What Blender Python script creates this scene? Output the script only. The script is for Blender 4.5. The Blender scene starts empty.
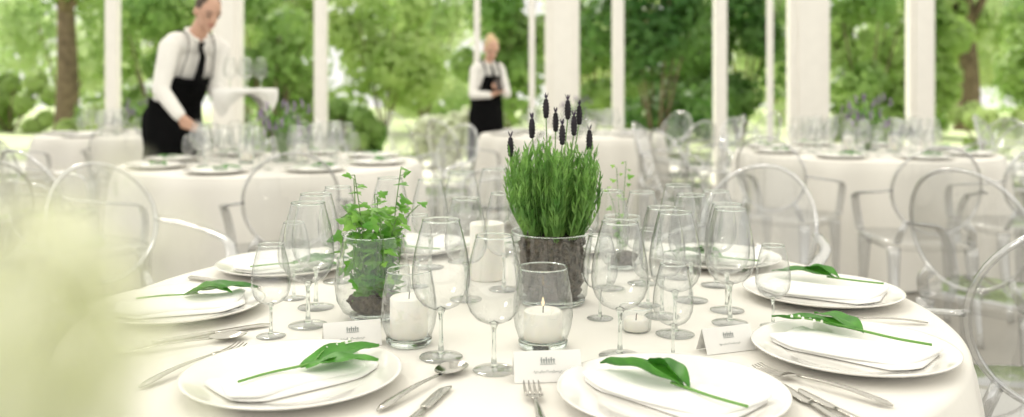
import bpy, bmesh, math, random
from mathutils import Vector, Matrix, noise
PI = math.pi
RN = random.Random(11)
SC = bpy.context.scene
COL = SC.collection
V = Vector
CAMZ, F, HY, TZ = 1.20, 893.0, 85.0, 0.75

def T(x, y, z=TZ):
    k = (CAMZ - z) / (y - HY)
    return V(((x - 512) * k, F * k, z))

# ------------------------------------------------------------------ materials
def newmat(name):
    m = bpy.data.materials.new(name); m.use_nodes = True
    nt = m.node_tree
    for n in list(nt.nodes): nt.nodes.remove(n)
    out = nt.nodes.new('ShaderNodeOutputMaterial')
    return m, nt, out

def N(nt, t, **kw):
    n = nt.nodes.new(t)
    for k, v in kw.items(): setattr(n, k, v)
    return n

def pmat(name, col, rough=0.5, metal=0.0, var=0.08, scale=8.0, bump=0.0, bscale=60.0, sheen=0.0, coat=0.0, sss=0.0, spec=0.5):
    m, nt, out = newmat(name)
    b = N(nt, 'ShaderNodeBsdfPrincipled')
    b.inputs['Roughness'].default_value = rough
    b.inputs['Metallic'].default_value = metal
    b.inputs['Sheen Weight'].default_value = sheen
    b.inputs['Coat Weight'].default_value = coat
    b.inputs['Specular IOR Level'].default_value = spec
    if sss:
        b.inputs['Subsurface Weight'].default_value = sss
        b.inputs['Subsurface Radius'].default_value = (0.02, 0.015, 0.01)
    tc = N(nt, 'ShaderNodeTexCoord')
    nz = N(nt, 'ShaderNodeTexNoise'); nz.inputs['Scale'].default_value = scale; nz.inputs['Detail'].default_value = 4
    nt.links.new(tc.outputs['Object'], nz.inputs['Vector'])
    rp = N(nt, 'ShaderNodeValToRGB')
    c0 = [max(0, c * (1 - var)) for c in col]; c1 = [min(1, c * (1 + var)) for c in col]
    rp.color_ramp.elements[0].position = 0.3; rp.color_ramp.elements[1].position = 0.7
    rp.color_ramp.elements[0].color = (*c0, 1); rp.color_ramp.elements[1].color = (*c1, 1)
    nt.links.new(nz.outputs['Fac'], rp.inputs['Fac'])
    nt.links.new(rp.outputs['Color'], b.inputs['Base Color'])
    if bump:
        n2 = N(nt, 'ShaderNodeTexNoise'); n2.inputs['Scale'].default_value = bscale; n2.inputs['Detail'].default_value = 3
        nt.links.new(tc.outputs['Object'], n2.inputs['Vector'])
        bp = N(nt, 'ShaderNodeBump'); bp.inputs['Strength'].default_value = bump; bp.inputs['Distance'].default_value = 0.01
        nt.links.new(n2.outputs['Fac'], bp.inputs['Height']); nt.links.new(bp.outputs['Normal'], b.inputs['Normal'])
    nt.links.new(b.outputs[0], out.inputs[0])
    return m

def thin_glass(name, tint=(0.985, 0.99, 0.985), edge=(0.60, 0.63, 0.62), refl=0.75, base=0.06, power=2.8, rough=0.02):
    m, nt, out = newmat(name)
    lw = N(nt, 'ShaderNodeLayerWeight'); lw.inputs['Blend'].default_value = 0.5
    pw = N(nt, 'ShaderNodeMath', operation='POWER'); pw.inputs[1].default_value = power
    nt.links.new(lw.outputs['Facing'], pw.inputs[0])
    ma = N(nt, 'ShaderNodeMath', operation='MULTIPLY_ADD'); ma.inputs[1].default_value = refl; ma.inputs[2].default_value = base
    nt.links.new(pw.outputs[0], ma.inputs[0])
    mc = N(nt, 'ShaderNodeMix', data_type='RGBA')
    mc.inputs[6].default_value = (*tint, 1); mc.inputs[7].default_value = (*edge, 1)
    nt.links.new(pw.outputs[0], mc.inputs[0])
    tr = N(nt, 'ShaderNodeBsdfTransparent'); nt.links.new(mc.outputs[2], tr.inputs[0])
    gl = N(nt, 'ShaderNodeBsdfGlossy'); gl.inputs['Roughness'].default_value = rough
    mx = N(nt, 'ShaderNodeMixShader')
    nt.links.new(ma.outputs[0], mx.inputs[0]); nt.links.new(tr.outputs[0], mx.inputs[1]); nt.links.new(gl.outputs[0], mx.inputs[2])
    nt.links.new(mx.outputs[0], out.inputs[0])
    return m

def solid_glass(name, col=(0.97, 0.99, 0.98), ior=1.45):
    m, nt, out = newmat(name)
    g = N(nt, 'ShaderNodeBsdfGlass'); g.inputs['Color'].default_value = (*col, 1); g.inputs['IOR'].default_value = ior; g.inputs['Roughness'].default_value = 0.02
    nt.links.new(g.outputs[0], out.inputs[0])
    return m

def leafmat(name, ca, cb, trans=0.45, scale=3.0, rough=0.5):
    m, nt, out = newmat(name)
    tc = N(nt, 'ShaderNodeTexCoord'); oi = N(nt, 'ShaderNodeObjectInfo')
    nz = N(nt, 'ShaderNodeTexNoise'); nz.inputs['Scale'].default_value = scale; nz.inputs['Detail'].default_value = 3
    nt.links.new(tc.outputs['Object'], nz.inputs['Vector'])
    ad = N(nt, 'ShaderNodeMath', operation='MULTIPLY_ADD'); ad.inputs[1].default_value = 0.25
    nt.links.new(oi.outputs['Random'], ad.inputs[0]); nt.links.new(nz.outputs['Fac'], ad.inputs[2])
    rp = N(nt, 'ShaderNodeValToRGB')
    rp.color_ramp.elements[0].position = 0.35; rp.color_ramp.elements[1].position = 0.85
    rp.color_ramp.elements[0].color = (*ca, 1); rp.color_ramp.elements[1].color = (*cb, 1)
    nt.links.new(ad.outputs[0], rp.inputs['Fac'])
    b = N(nt, 'ShaderNodeBsdfPrincipled'); b.inputs['Roughness'].default_value = rough
    t = N(nt, 'ShaderNodeBsdfTranslucent')
    nt.links.new(rp.outputs['Color'], b.inputs['Base Color']); nt.links.new(rp.outputs['Color'], t.inputs['Color'])
    mx = N(nt, 'ShaderNodeMixShader'); mx.inputs[0].default_value = trans
    nt.links.new(b.outputs[0], mx.inputs[1]); nt.links.new(t.outputs[0], mx.inputs[2]); nt.links.new(mx.outputs[0], out.inputs[0])
    return m

def emit(name, col, s):
    m, nt, out = newmat(name)
    e = N(nt, 'ShaderNodeEmission'); e.inputs[0].default_value = (*col, 1); e.inputs[1].default_value = s
    nt.links.new(e.outputs[0], out.inputs[0]); return m

def filtermat(name, f):
    m, nt, out = newmat(name)
    t = N(nt, 'ShaderNodeBsdfTransparent'); t.inputs[0].default_value = (.97, .96, .93, 1)
    d = N(nt, 'ShaderNodeBsdfTranslucent'); d.inputs[0].default_value = (.72, .71, .67, 1)
    mx = N(nt, 'ShaderNodeMixShader'); mx.inputs[0].default_value = f
    nt.links.new(t.outputs[0], mx.inputs[1]); nt.links.new(d.outputs[0], mx.inputs[2]); nt.links.new(mx.outputs[0], out.inputs[0])
    return m

M = {
 'cloth': pmat('white_linen', (0.78, 0.755, 0.70), 0.9, var=0.02, scale=2, bump=0.12, bscale=14, sheen=0.1),
 'napkin': pmat('napkin_cotton', (0.87, 0.86, 0.83), 0.9, var=0.02, scale=10, bump=0.15, bscale=50, sheen=0.1),
 'porcelain': pmat('porcelain', (0.81, 0.79, 0.75), 0.12, var=0.01, coat=0.4),
 'silver': pmat('polished_steel', (0.46, 0.445, 0.41), 0.16, 1.0, var=0.05),
 'glass': thin_glass('thin_drinking_glass', base=0.10, edge=(.48, .51, .50), power=2.8),
 'gfoot': thin_glass('glass_foot', (.95, .957, .953), (.62, .64, .63), 0.6, 0.14),
 'vase': thin_glass('thin_vase_glass', (0.97, 0.98, 0.975), (0.48, 0.52, 0.50), 0.7, 0.12),
 'sglass': solid_glass('solid_glass', (.95, .97, .96)),
 'acr': thin_glass('acrylic_sheet', (0.965, 0.97, 0.967), (0.54, 0.56, 0.56), 0.8, 0.14, 2.4, 0.04),
 'acrs': thin_glass('acrylic_bar', (0.94, 0.945, 0.945), (0.42, 0.44, 0.44), 0.60, 0.38, 2.4, 0.03),
 'wax': pmat('candle_wax', (0.88, 0.85, 0.785), 0.45, var=0.02, sss=0.3),
 'wick': pmat('wick', (0.05, 0.04, 0.03), 0.9),
 'flame': emit('flame', (1, 0.80, 0.45), 1.6),
 'soil': pmat('potting_soil', (0.070, 0.054, 0.038), 0.95, var=0.8, scale=85, bump=1.0, bscale=140),
 'lavleaf': leafmat('lavender_leaf', (0.09, 0.25, 0.04), (0.37, 0.62, 0.16), 0.35, 25),
 'lavstem': leafmat('lavender_stem', (0.12, 0.24, 0.06), (0.22, 0.36, 0.12), 0.1, 20),
 'lavhead': pmat('lavender_head', (0.018, 0.014, 0.020), 0.8, var=0.6, scale=90),
 'lavtuft': pmat('lavender_tuft', (0.045, 0.030, 0.06), 0.7, var=0.3, scale=90),
 'ivy': leafmat('ivy_leaf', (0.08, 0.29, 0.022), (0.33, 0.60, 0.10), 0.4, 18, 0.35),
 'lily': leafmat('lily_leaf', (0.025, 0.15, 0.010), (0.09, 0.32, 0.03), 0.25, 26, 0.42),
 'lilystem': pmat('lily_stem', (0.14, 0.33, 0.06), 0.5),
 'bell': pmat('lily_bell', (0.88, 0.88, 0.80), 0.5, var=0.03),
 'mauve': pmat('mauve_blossom', (0.30, 0.22, 0.36), 0.7, var=0.5, scale=30),
 'card': pmat('card_paper', (0.84, 0.83, 0.80), 0.8, var=0.01),
 'ink': pmat('grey_ink', (0.33, 0.35, 0.34), 0.8),
 'white': pmat('white_paint', (0.88, 0.855, 0.80), 0.5, var=0.02),
 'floor': pmat('stone_floor', (0.25, 0.235, 0.21), 0.35, var=0.12, scale=1.6, bump=0.05, bscale=20),
 'grass': pmat('lawn', (0.66, 0.74, 0.42), 0.95, var=0.25, scale=0.5, bump=0.5, bscale=30),
 'gravel': pmat('gravel', (0.82, 0.80, 0.71), 0.95, var=0.12, scale=3, bump=0.4, bscale=40),
 'wood': pmat('table_wood', (0.35, 0.24, 0.15), 0.6, var=0.2, scale=5),
 'bark': pmat('bark', (0.17, 0.125, 0.08), 0.95, var=0.4, scale=6, bump=0.7, bscale=14),
 'roof_filter': filtermat('sky_light_filter', 0.85),  # see-through mix set to hold back sky light over the room
 'leafbright': leafmat('bright_leaves', (0.28, 0.45, 0.10), (0.74, 0.85, 0.38), 0.5, .45),
 'leafmid': leafmat('mid_leaves', (0.14, 0.30, 0.055), (0.54, 0.70, 0.23), 0.5, .45),
 'leafdark': leafmat('dark_leaves', (0.05, 0.155, 0.026), (0.27, 0.43, 0.11), 0.45, .45),
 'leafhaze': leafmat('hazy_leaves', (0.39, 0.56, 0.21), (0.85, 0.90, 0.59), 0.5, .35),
 'leafpale': leafmat('pale_leaves', (0.52, 0.58, 0.36), (0.86, 0.88, 0.72), 0.45, 1.2),
 'petal': leafmat('cream_petal', (0.82, 0.84, 0.61), (0.92, 0.93, 0.77), 0.4, 30),
 'skin': pmat('skin', (0.60, 0.36, 0.26), 0.5, var=0.06, scale=20, sss=0.1),
 'shirt': pmat('white_shirt', (0.82, 0.80, 0.76), 0.85, var=0.03, bump=0.15, bscale=25),
 'black': pmat('black_cloth', (0.006, 0.006, 0.0065), 0.95, var=0.2, bump=0.15, bscale=25, spec=0.06),
 'hairg': pmat('dark_cropped_hair', (0.085, 0.062, 0.045), 0.8, var=0.3, scale=60),
 'hairb': pmat('blonde_hair', (0.62, 0.46, 0.26), 0.7, var=0.25, scale=50),
 'lip': pmat('lips', (0.48, 0.19, 0.16), 0.5),
 'eye': pmat('eye_dark', (0.04, 0.03, 0.03), 0.3),
 'shoe': pmat('black_leather', (0.015, 0.014, 0.013), 0.3),
 'tray': pmat('tray_steel', (0.7, 0.7, 0.7), 0.25, 1.0),
 'dark': pmat('dark_plastic', (0.05, 0.035, 0.03), 0.3),
}

# ------------------------------------------------------------------ helpers
def mk(name, bm, mat, parent=None, smooth=True):
    me = bpy.data.meshes.new(name)
    bm.normal_update()
    bm.to_mesh(me); bm.free()
    if smooth:
        for p in me.polygons: p.use_smooth = True
    o = bpy.data.objects.new(name, me); COL.objects.link(o)
    me.materials.append(mat)
    if parent: o.parent = parent
    return o

def tag(o, label, cat, group=None):
    o['label'] = label; o['category'] = cat
    if group: o['group'] = group
    elif 'group' in o: del o['group']
    return o

def empty(name, loc=(0, 0, 0), rz=0, sc=1):
    o = bpy.data.objects.new(name, None); COL.objects.link(o)
    o.empty_display_size = 0.05
    o.location = loc; o.rotation_euler = (0, 0, rz); o.scale = (sc, sc, sc)
    return o

def struct(o):
    o['kind'] = 'structure'; return o

KIDS = {}
def children(o):
    return [c for c in bpy.data.objects if c.parent == o]

def copy_tree(o, parent=None):
    c = o.copy(); COL.objects.link(c)
    if parent: c.parent = parent
    ks = KIDS.get(o.name)
    if ks is None:
        ks = children(o); KIDS[o.name] = ks
    for ch in ks: copy_tree(ch, c)
    return c

CACHE = {}
def inst(key, builder, loc, rz=0, sc=1, label='', cat='', group=None):
    if key not in CACHE:
        o = builder(); CACHE[key] = o
        KIDS[o.name] = children(o)
        for k in KIDS[o.name]: KIDS[k.name] = children(k)
    else:
        o = copy_tree(CACHE[key])
    o.location = loc; o.rotation_euler = (0, 0, rz)
    o.scale = sc if isinstance(sc, (tuple, list)) else (sc, sc, sc)
    return tag(o, label, cat, group)

def lathe(bm, prof, seg=32, c=(0, 0, 0), fn=None):
    c = V(c); rings = []
    for (r, z) in prof:
        if r < 1e-6: rings.append([bm.verts.new(c + V((0, 0, z)))])
        else:
            ring = []
            for i in range(seg):
                a = 2 * PI * i / seg
                p = V((r * math.cos(a), r * math.sin(a), z))
                if fn: p = fn(p, a)
                ring.append(bm.verts.new(c + p))
            rings.append(ring)
    for A, B in zip(rings, rings[1:]):
        if len(A) == 1 and len(B) == 1: continue
        for i in range(seg):
            j = (i + 1) % seg
            if len(A) == 1: bm.faces.new((A[0], B[j], B[i]))
            elif len(B) == 1: bm.faces.new((A[i], A[j], B[0]))
            else: bm.faces.new((A[i], A[j], B[j], B[i]))
    return bm

def tube(bm, pts, rad, seg=8, flat=1.0, caps=True):
    pts = [V(p) for p in pts]; n = len(pts)
    rs = rad if isinstance(rad, (list, tuple)) else [rad] * n
    up = None; rings = []
    for i in range(n):
        d = (pts[min(i + 1, n - 1)] - pts[max(i - 1, 0)])
        if d.length < 1e-9: d = V((0, 0, 1))
        d.normalize()
        if up is None:
            up = V((0, 0, 1)) if abs(d.z) < 0.9 else V((1, 0, 0))
        s = d.cross(up)
        if s.length < 1e-6: s = d.orthogonal()
        s.normalize(); u = s.cross(d).normalized(); up = u
        rings.append([bm.verts.new(pts[i] + (s * math.cos(2 * PI * k / seg) + u * math.sin(2 * PI * k / seg) * flat) * rs[i]) for k in range(seg)])
    for A, B in zip(rings, rings[1:]):
        for k in range(seg):
            j = (k + 1) % seg
            bm.faces.new((A[k], A[j], B[j], B[k]))
    if caps:
        bm.faces.new(list(reversed(rings[0]))); bm.faces.new(rings[-1])
    return bm

def smooth_path(pts, n=16):
    pts = [V(p) for p in pts]
    P = [pts[0] * 2 - pts[1]] + pts + [pts[-1] * 2 - pts[-2]]
    out = []
    segs = len(pts) - 1
    for i in range(segs):
        p0, p1, p2, p3 = P[i:i + 4]
        m = max(2, n // segs)
        for k in range(m):
            t = k / m
            out.append(0.5 * ((2 * p1) + (-p0 + p2) * t + (2 * p0 - 5 * p1 + 4 * p2 - p3) * t * t + (-p0 + 3 * p1 - 3 * p2 + p3) * t ** 3))
    out.append(pts[-1])
    return out

def box(bm, c, s, bev=0.0):
    r = bmesh.ops.create_cube(bm, size=1)
    for v in r['verts']:
        v.co = V(c) + V((v.co.x * s[0], v.co.y * s[1], v.co.z * s[2]))
    if bev:
        es = set(e for v in r['verts'] for e in v.link_edges)
        bmesh.ops.bevel(bm, geom=list(es), offset=bev, segments=2, affect='EDGES')
    return bm

def ellipsoid(bm, c, ax, ay, az, su=16, sv=12):
    c = V(c); ax, ay, az = V(ax), V(ay), V(az)
    rings = []
    for j in range(sv + 1):
        ph = -PI / 2 + PI * j / sv
        if j in (0, sv): rings.append([bm.verts.new(c + az * math.sin(ph))])
        else: rings.append([bm.verts.new(c + (ax * math.cos(2 * PI * i / su) + ay * math.sin(2 * PI * i / su)) * math.cos(ph) + az * math.sin(ph)) for i in range(su)])
    for A, B in zip(rings, rings[1:]):
        for i in range(su):
            j = (i + 1) % su
            if len(A) == 1: bm.faces.new((A[0], B[j], B[i]))
            elif len(B) == 1: bm.faces.new((A[i], A[j], B[0]))
            else: bm.faces.new((A[i], A[j], B[j], B[i]))

def capsule(bm, p, q, r1, r2, seg=14):
    p, q = V(p), V(q); d = q - p; L = d.length
    if L < 1e-6: d = V((0, 0, 1))
    d.normalize()
    pts, rs = [], []
    for k in range(5):
        a = PI / 2 * (1 - k / 4)
        pts.append(p - d * r1 * math.sin(a)); rs.append(max(r1 * math.cos(a), r1 * 0.05))
    for k in range(5):
        a = PI / 2 * k / 4
        pts.append(q + d * r2 * math.sin(a)); rs.append(max(r2 * math.cos(a), r2 * 0.05))
    tube(bm, pts, rs, seg)

def remeshed(name, bm, mat, parent, voxel=0.008, it=3):
    bmesh.ops.recalc_face_normals(bm, faces=bm.faces)
    o = mk(name, bm, mat, parent)
    m = o.modifiers.new('r', 'REMESH'); m.mode = 'VOXEL'; m.voxel_size = voxel
    s = o.modifiers.new('s', 'SMOOTH'); s.factor = 0.5; s.iterations = it
    bpy.context.view_layer.update()
    dg = bpy.context.evaluated_depsgraph_get()
    me = bpy.data.meshes.new_from_object(o.evaluated_get(dg))
    o.modifiers.clear(); o.data = me
    if not me.materials: me.materials.append(mat)
    for p in me.polygons: p.use_smooth = True
    return o

def loft(bm, secs, seg=10):
    """secs: (x, yc, halfw, halfth, zc)"""
    rings = []
    for (x, yc, w, t, z) in secs:
        rings.append([bm.verts.new((x, yc + w * math.cos(2 * PI * k / seg), z + t * math.sin(2 * PI * k / seg))) for k in range(seg)])
    for A, B in zip(rings, rings[1:]):
        for k in range(seg):
            j = (k + 1) % seg
            bm.faces.new((A[k], B[k], B[j], A[j]))
    bm.faces.new(rings[0]); bm.faces.new(list(reversed(rings[-1])))

# ------------------------------------------------------------------ room shell
bm = bmesh.new(); box(bm, (0, 4.2, -0.05), (22, 13.4, 0.1)); struct(mk('floor', bm, M['floor'], None, False))
bm = bmesh.new(); box(bm, (0, 31, -0.12), (90, 40.2, 0.1)); o = mk('lawn', bm, M['grass'], None, False); struct(o)
bm = bmesh.new(); box(bm, (0, 13.4, -0.065), (60, 2.6, 0.03)); o = mk('garden_path', bm, M['gravel'], None, False); struct(o)
bm = bmesh.new()
v = [bm.verts.new(p) for p in ((-9, -2.4, 3.36), (9, -2.4, 3.36), (9, 10.75, 3.36), (-9, 10.75, 3.36))]; bm.faces.new(v)
struct(mk('ceiling_light_filter', bm, M['roof_filter'], None, False))  # unseen sheet overhead, added to dim the sky light inside
WY = 10.6
def post(px, wpx, n, deep=0.14, y=WY):
    k = y / F
    x = (px - 512) * k; w = wpx * k
    b = bmesh.new()
    box(b, (x, y, 1.6), (w, deep, 3.2), 0.012)
    if w > 0.25:
        box(b, (x, y - deep * 0.5, 1.6), (w * 0.62, deep * 0.4, 3.2), 0.01)
        box(b, (x, y, 0.12), (w * 1.15, deep * 1.5, 0.24), 0.01)
    struct(mk('trim_%d' % n, b, M['white'], None, False))
for i, (px, w) in enumerate([(113, 12), (228, 29), (321, 12), (562, 34), (618, 11), (720, 12), (808, 40), (920, 25), (1060, 30), (-60, 30)]):
    post(px, w, i + 1)
for i, px in enumerate([477, 532, 770]):
    k = WY / F
    b = bmesh.new(); box(b, ((px - 512) * k, WY, 1.6), (6 * k, 0.05, 3.2), 0.005)
    struct(mk('window_%d' % (i + 1), b, M['white'], None, False))
b = bmesh.new(); box(b, (0, WY, 3.27), (18, 0.3, 0.14), 0.01); struct(mk('trim_20', b, M['white'], None, False))
b = bmesh.new(); box(b, (0, WY, 0.015), (16, 0.12, 0.03), 0.005); struct(mk('trim_21', b, M['white'], None, False))

# ------------------------------------------------------------------ tables
MAIN = V((0, 1.84, 0)); LEFT = V((-1.39, 5.19, 0)); RIGHT = V((2.38, 6.05, 0)); FARM = V((0.55, 8.25, 0)); FARL = V((-3.5, 8.3, 0))
TR = 0.84
def b_table():
    r = empty('banquet_table')
    b = bmesh.new(); lathe(b, [(0, 0.715), (TR - 0.02, 0.715), (TR - 0.012, 0.722), (TR - 0.012, 0.738), (TR - 0.02, 0.744), (0, 0.744)], 64); mk('tabletop', b, M['wood'], r)
    for k in range(4):
        a = PI / 4 + k * PI / 2
        b = bmesh.new(); p = V((math.cos(a) * 0.45, math.sin(a) * 0.45, 0))
        tube(b, [p + V((0, 0, 0.0)), p + V((0, 0, 0.714))], [0.022, 0.026], 10); mk('leg', b, M['wood'], r)
    return r
def b_cloth():
    b = bmesh.new(); seg = 144
    prof = [(0, .75)] + [(TR * k / 8, .75) for k in range(1, 8)] + [(TR - 0.012, .75), (TR - 0.003, .748), (TR + 0.004, .742)]
    for k in range(1, 13): prof.append((TR + 0.006 + 0.002 * k, 0.742 - 0.732 * k / 12))
    rr = random.Random(3)
    ph = [rr.uniform(0, 6.28) for _ in range(4)]
    def fn(p, a):
        t = max(0, (0.742 - p.z) / 0.732)
        if t <= 0: return p
        amp = 0.085 * t ** 0.6
        s = 0.5 + 0.5 * math.sin(15 * a + ph[0] + 1.1 * math.sin(2 * a + ph[1]) + 0.8 * math.sin(5 * a + ph[2]))
        r = math.hypot(p.x, p.y); k = (r + amp * s) / r
        return V((p.x * k, p.y * k, p.z))
    lathe(b, prof, seg, fn=fn)
    return mk('tablecloth', b, M['cloth'])
tabs = [(MAIN, 0.2, 'round table laid in the foreground', 'white linen cloth covering the large foreground round table'),
        (LEFT, 1.0, 'round table beside the waiter', 'white draped floor length cloth on the table beside the waiter'),
        (RIGHT, 2.1, 'round table at the right behind clear chairs', 'white draped cloth on the right background table behind clear chairs'),
        (FARM, 3.3, 'round table in the middle far background beside waitress', 'white draped cloth on the far middle table beside the waitress'),
        (FARL, 4.0, 'round table far at the left behind the waiter', 'white draped cloth on the farthest left table behind the waiter')]
for c, rz, l1, l2 in tabs:
    inst('table', b_table, c, rz, 1, 'wooden ' + l1 + ', hidden under white cloth', 'table')
    inst('cloth', b_cloth, c, rz, 1, l2, 'tablecloth')

# ------------------------------------------------------------------ tableware builders
def b_plate():
    b = bmesh.new()
    lathe(b, [(0, .002), (.095, .002), (.098, 0), (.104, .001), (.110, .004), (.158, .0165), (.162, .0185), (.1635, .020), (.162, .0212), (.157, .0200), (.116, .0105), (.108, .0075), (.100, .0065), (0, .006)], 64)
    return mk('dinner_plate', b, M['porcelain'])

def zplate(x, y):
    r = math.hypot(x, y)
    return 0.0080 + max(0, r - 0.100) * 0.27

def slab(b, x0, x1, y0, y1, off, th, nx=24, ny=14, skew=0.0, seed=0, curve=0.0):
    top, bot = [], []
    for i in range(nx + 1):
        tr, br = [], []
        for j in range(ny + 1):
            u, w = i / nx, j / ny
            uu = u * 2 - 1; ww = w * 2 - 1
            m = max(0, abs(uu) + abs(ww) - 1.74)
            uu *= 1 - m * .3; ww *= 1 - m * .3
            u2, w2 = uu * .5 + .5, ww * .5 + .5
            x = x0 + (x1 - x0) * u2 + skew * (w2 - 0.5) + .005 * math.sin(w2 * 3 + seed); y = y0 + (y1 - y0) * w2 + curve * math.sin(PI * u2) + .004 * math.sin(u2 * 5 + seed)
            e = min(u, 1 - u) * nx / 3.0; f = min(w, 1 - w) * ny / 3.0
            g = min(1, e, f); k = .15 + .85 * math.sqrt(max(0, 1 - (1 - g) ** 2))
            nzv = (noise.noise(V((x * 15 + seed, y * 19, seed))) + .45) * 0.0055 * g
            zb = zplate(x, y) + off
            tr.append(b.verts.new((x, y, zb + th * k + max(0, nzv) + 0.0004))); br.append(b.verts.new((x, y, zb)))
        top.append(tr); bot.append(br)
    for i in range(nx):
        for j in range(ny):
            b.faces.new((top[i][j], top[i + 1][j], top[i + 1][j + 1], top[i][j + 1]))
            b.faces.new((bot[i][j], bot[i][j + 1], bot[i + 1][j + 1], bot[i + 1][j]))
    for i in range(nx):
        b.faces.new((bot[i][0], bot[i + 1][0], top[i + 1][0], top[i][0]))
        b.faces.new((top[i][ny], top[i + 1][ny], bot[i + 1][ny], bot[i][ny]))
    for j in range(ny):
        b.faces.new((top[0][j], top[0][j + 1], bot[0][j + 1], bot[0][j]))
        b.faces.new((bot[nx][j], bot[nx][j + 1], top[nx][j + 1], top[nx][j]))

def b_napkin():
    b = bmesh.new()
    slab(b, -.122, .120, -.067, .060, 0, .0045, seed=1, skew=0.016)
    slab(b, -.115, .115, -.060, .054, .0055, .0055, seed=5, skew=0.026, curve=.004)
    return mk('folded_napkin', b, M['napkin'])

def leafblade(b, base, ang, L, W, arch, n=16, fold=0.35, z0=0, curl=0.0):
    ca, sa = math.cos(ang), math.sin(ang)
    rows = []
    for i in range(n + 1):
        t = i / n
        w = W * (math.sin(PI * min(1, t ** 0.85)) ** 0.8 if 0 < t < 1 else 0.02)
        if t == 0: w = 0.0025
        if t == 1: w = 0.0006
        z = z0 + arch * math.sin(PI * t * 0.9)
        row = []
        for k in (-1, -.75, -.5, -.25, 0, .25, .5, .75, 1):
            x = L * t; y = w * k + 0.12 * L * t * t * 0.3
            up = abs(k) * w * fold
            if curl and k > 0: up += curl * w * k * k; y -= curl * w * k * k * .7
            zz = z + up + .0020 * math.sin(t * 14 + k * 2) + (.0011 if abs(k) in (.25, .75) else 0)
            row.append(b.verts.new((base[0] + x * ca - y * sa, base[1] + x * sa + y * ca, base[2] + zz)))
        rows.append(row)
    for A, B in zip(rows, rows[1:]):
        for k in range(8): b.faces.new((A[k], B[k], B[k + 1], A[k + 1]))

def b_sprig():
    r = empty('lily_of_the_valley_sprig')
    b = bmesh.new(); leafblade(b, (.105, .004, .004), .05, .155, .028, .006, fold=.20, curl=.2); mk('leaf', b, M['lily'], r)
    b = bmesh.new(); leafblade(b, (.110, -.004, .004), -.48, .115, .022, .008, fold=.25); mk('leaf', b, M['lily'], r)
    b = bmesh.new()
    tube(b, smooth_path([(0, 0, .004), (.05, .006, .005), (.10, .002, .006), (.135, .0, .007)], 12), .0021, 6)
    tube(b, smooth_path([(.125, .0, .007), (.16, .026, .016), (.195, .036, .018), (.215, .034, .018)], 12), .0011, 6)
    mk('stem', b, M['lilystem'], r)
    b = bmesh.new()
    for k in range(6):
        t = k / 5; x = .165 + .048 * t; y = .031 + .003 * t + (.004 if k % 2 else -.003); z = .0175 + .002 * t
        lathe(b, [(0, .0025), (.0017, .0019), (.0025, .0), (.0023, -.0012), (.0028, -.0022)], 8, (x, y, z))
    mk('flower_bells', b, M['bell'], r)
    return r

def b_leaf(curl, W):
    def f():
        r = empty('lily_of_the_valley_leaf')
        b = bmesh.new(); leafblade(b, (.105, .002, .004), .03, .155, W, .010, fold=.24, curl=curl); mk('leaf', b, M['lily'], r)
        b = bmesh.new(); leafblade(b, (.100, -.002, .003), -.30, .105, W * .62, .016, fold=.5, curl=curl * .8); mk('leaf', b, M['lily'], r)
        b = bmesh.new(); tube(b, smooth_path([(0, 0, .004), (.05, .005, .005), (.09, .002, .005), (.13, .001, .006)], 12), .0022, 6); mk('stem', b, M['lilystem'], r)
        return r
    return f

def b_wine():
    r = empty('wine_glass')
    bowl = [(.0045, .076), (.016, .0775), (.029, .084), (.0392, .096), (.0446, .111), (.0460, .126), (.0448, .145), (.0408, .170), (.0348, .195), (.0288, .216)]
    b = bmesh.new(); lathe(b, bowl, 40); mk('bowl', b, M['glass'], r)
    b = bmesh.new(); lathe(b, [(.0279, .2155), (.0289, .2145), (.0299, .2158), (.0295, .2170), (.0284, .2170), (.0279, .2155)], 40); mk('rim', b, M['sglass'], r)
    b = bmesh.new(); lathe(b, [(0, .006), (.007, .0062), (.0045, .012), (.0034, .025), (.0032, .055), (.0040, .068), (.0075, .077), (.0, .0805)], 16); mk('stem', b, M['sglass'], r)
    b = bmesh.new(); lathe(b, [(0, 0), (.0335, 0), (.0345, .001), (.0335, .0022), (.02, .0036), (.007, .006), (0, .0063)], 36); mk('foot', b, M['gfoot'], r)
    return r

def b_holder():
    r = empty('candle_holder')
    b = bmesh.new(); lathe(b, [(.035, .012), (.042, .016), (.0485, .035), (.0515, .055), (.0505, .080), (.0465, .108), (.0415, .136)], 40); mk('glass_wall', b, M['vase'], r)
    b = bmesh.new(); lathe(b, [(.0404, .1356), (.0416, .1348), (.0426, .136), (.0416, .1372), (.0404, .1356)], 40); mk('rim', b, M['sglass'], r)
    b = bmesh.new(); lathe(b, [(0, 0), (.037, 0), (.041, .003), (.0425, .011), (.036, .0125), (0, .0125)], 36); mk('base', b, M['sglass'], r)
    return r

def candle(rad, h, lit=False):
    def f():
        r = empty('candle')
        b = bmesh.new(); lathe(b, [(0, 0), (rad - .002, 0), (rad, .002), (rad, h - .003), (rad - .003, h), (rad * .7, h - .002), (0.004, h - .005), (0, h - .005)], 36); mk('wax', b, M['wax'], r)
        b = bmesh.new(); tube(b, [(0, 0, h - .006), (.0005, 0, h + .004), (.002, 0, h + .008)], .0010, 6); mk('wick', b, M['wick'], r)
        if lit:
            b = bmesh.new(); lathe(b, [(0, h + .006), (.0020, h + .008), (.0028, h + .012), (.0016, h + .018), (0, h + .023)], 12); mk('flame', b, M['flame'], r)
        return r
    return f

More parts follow.
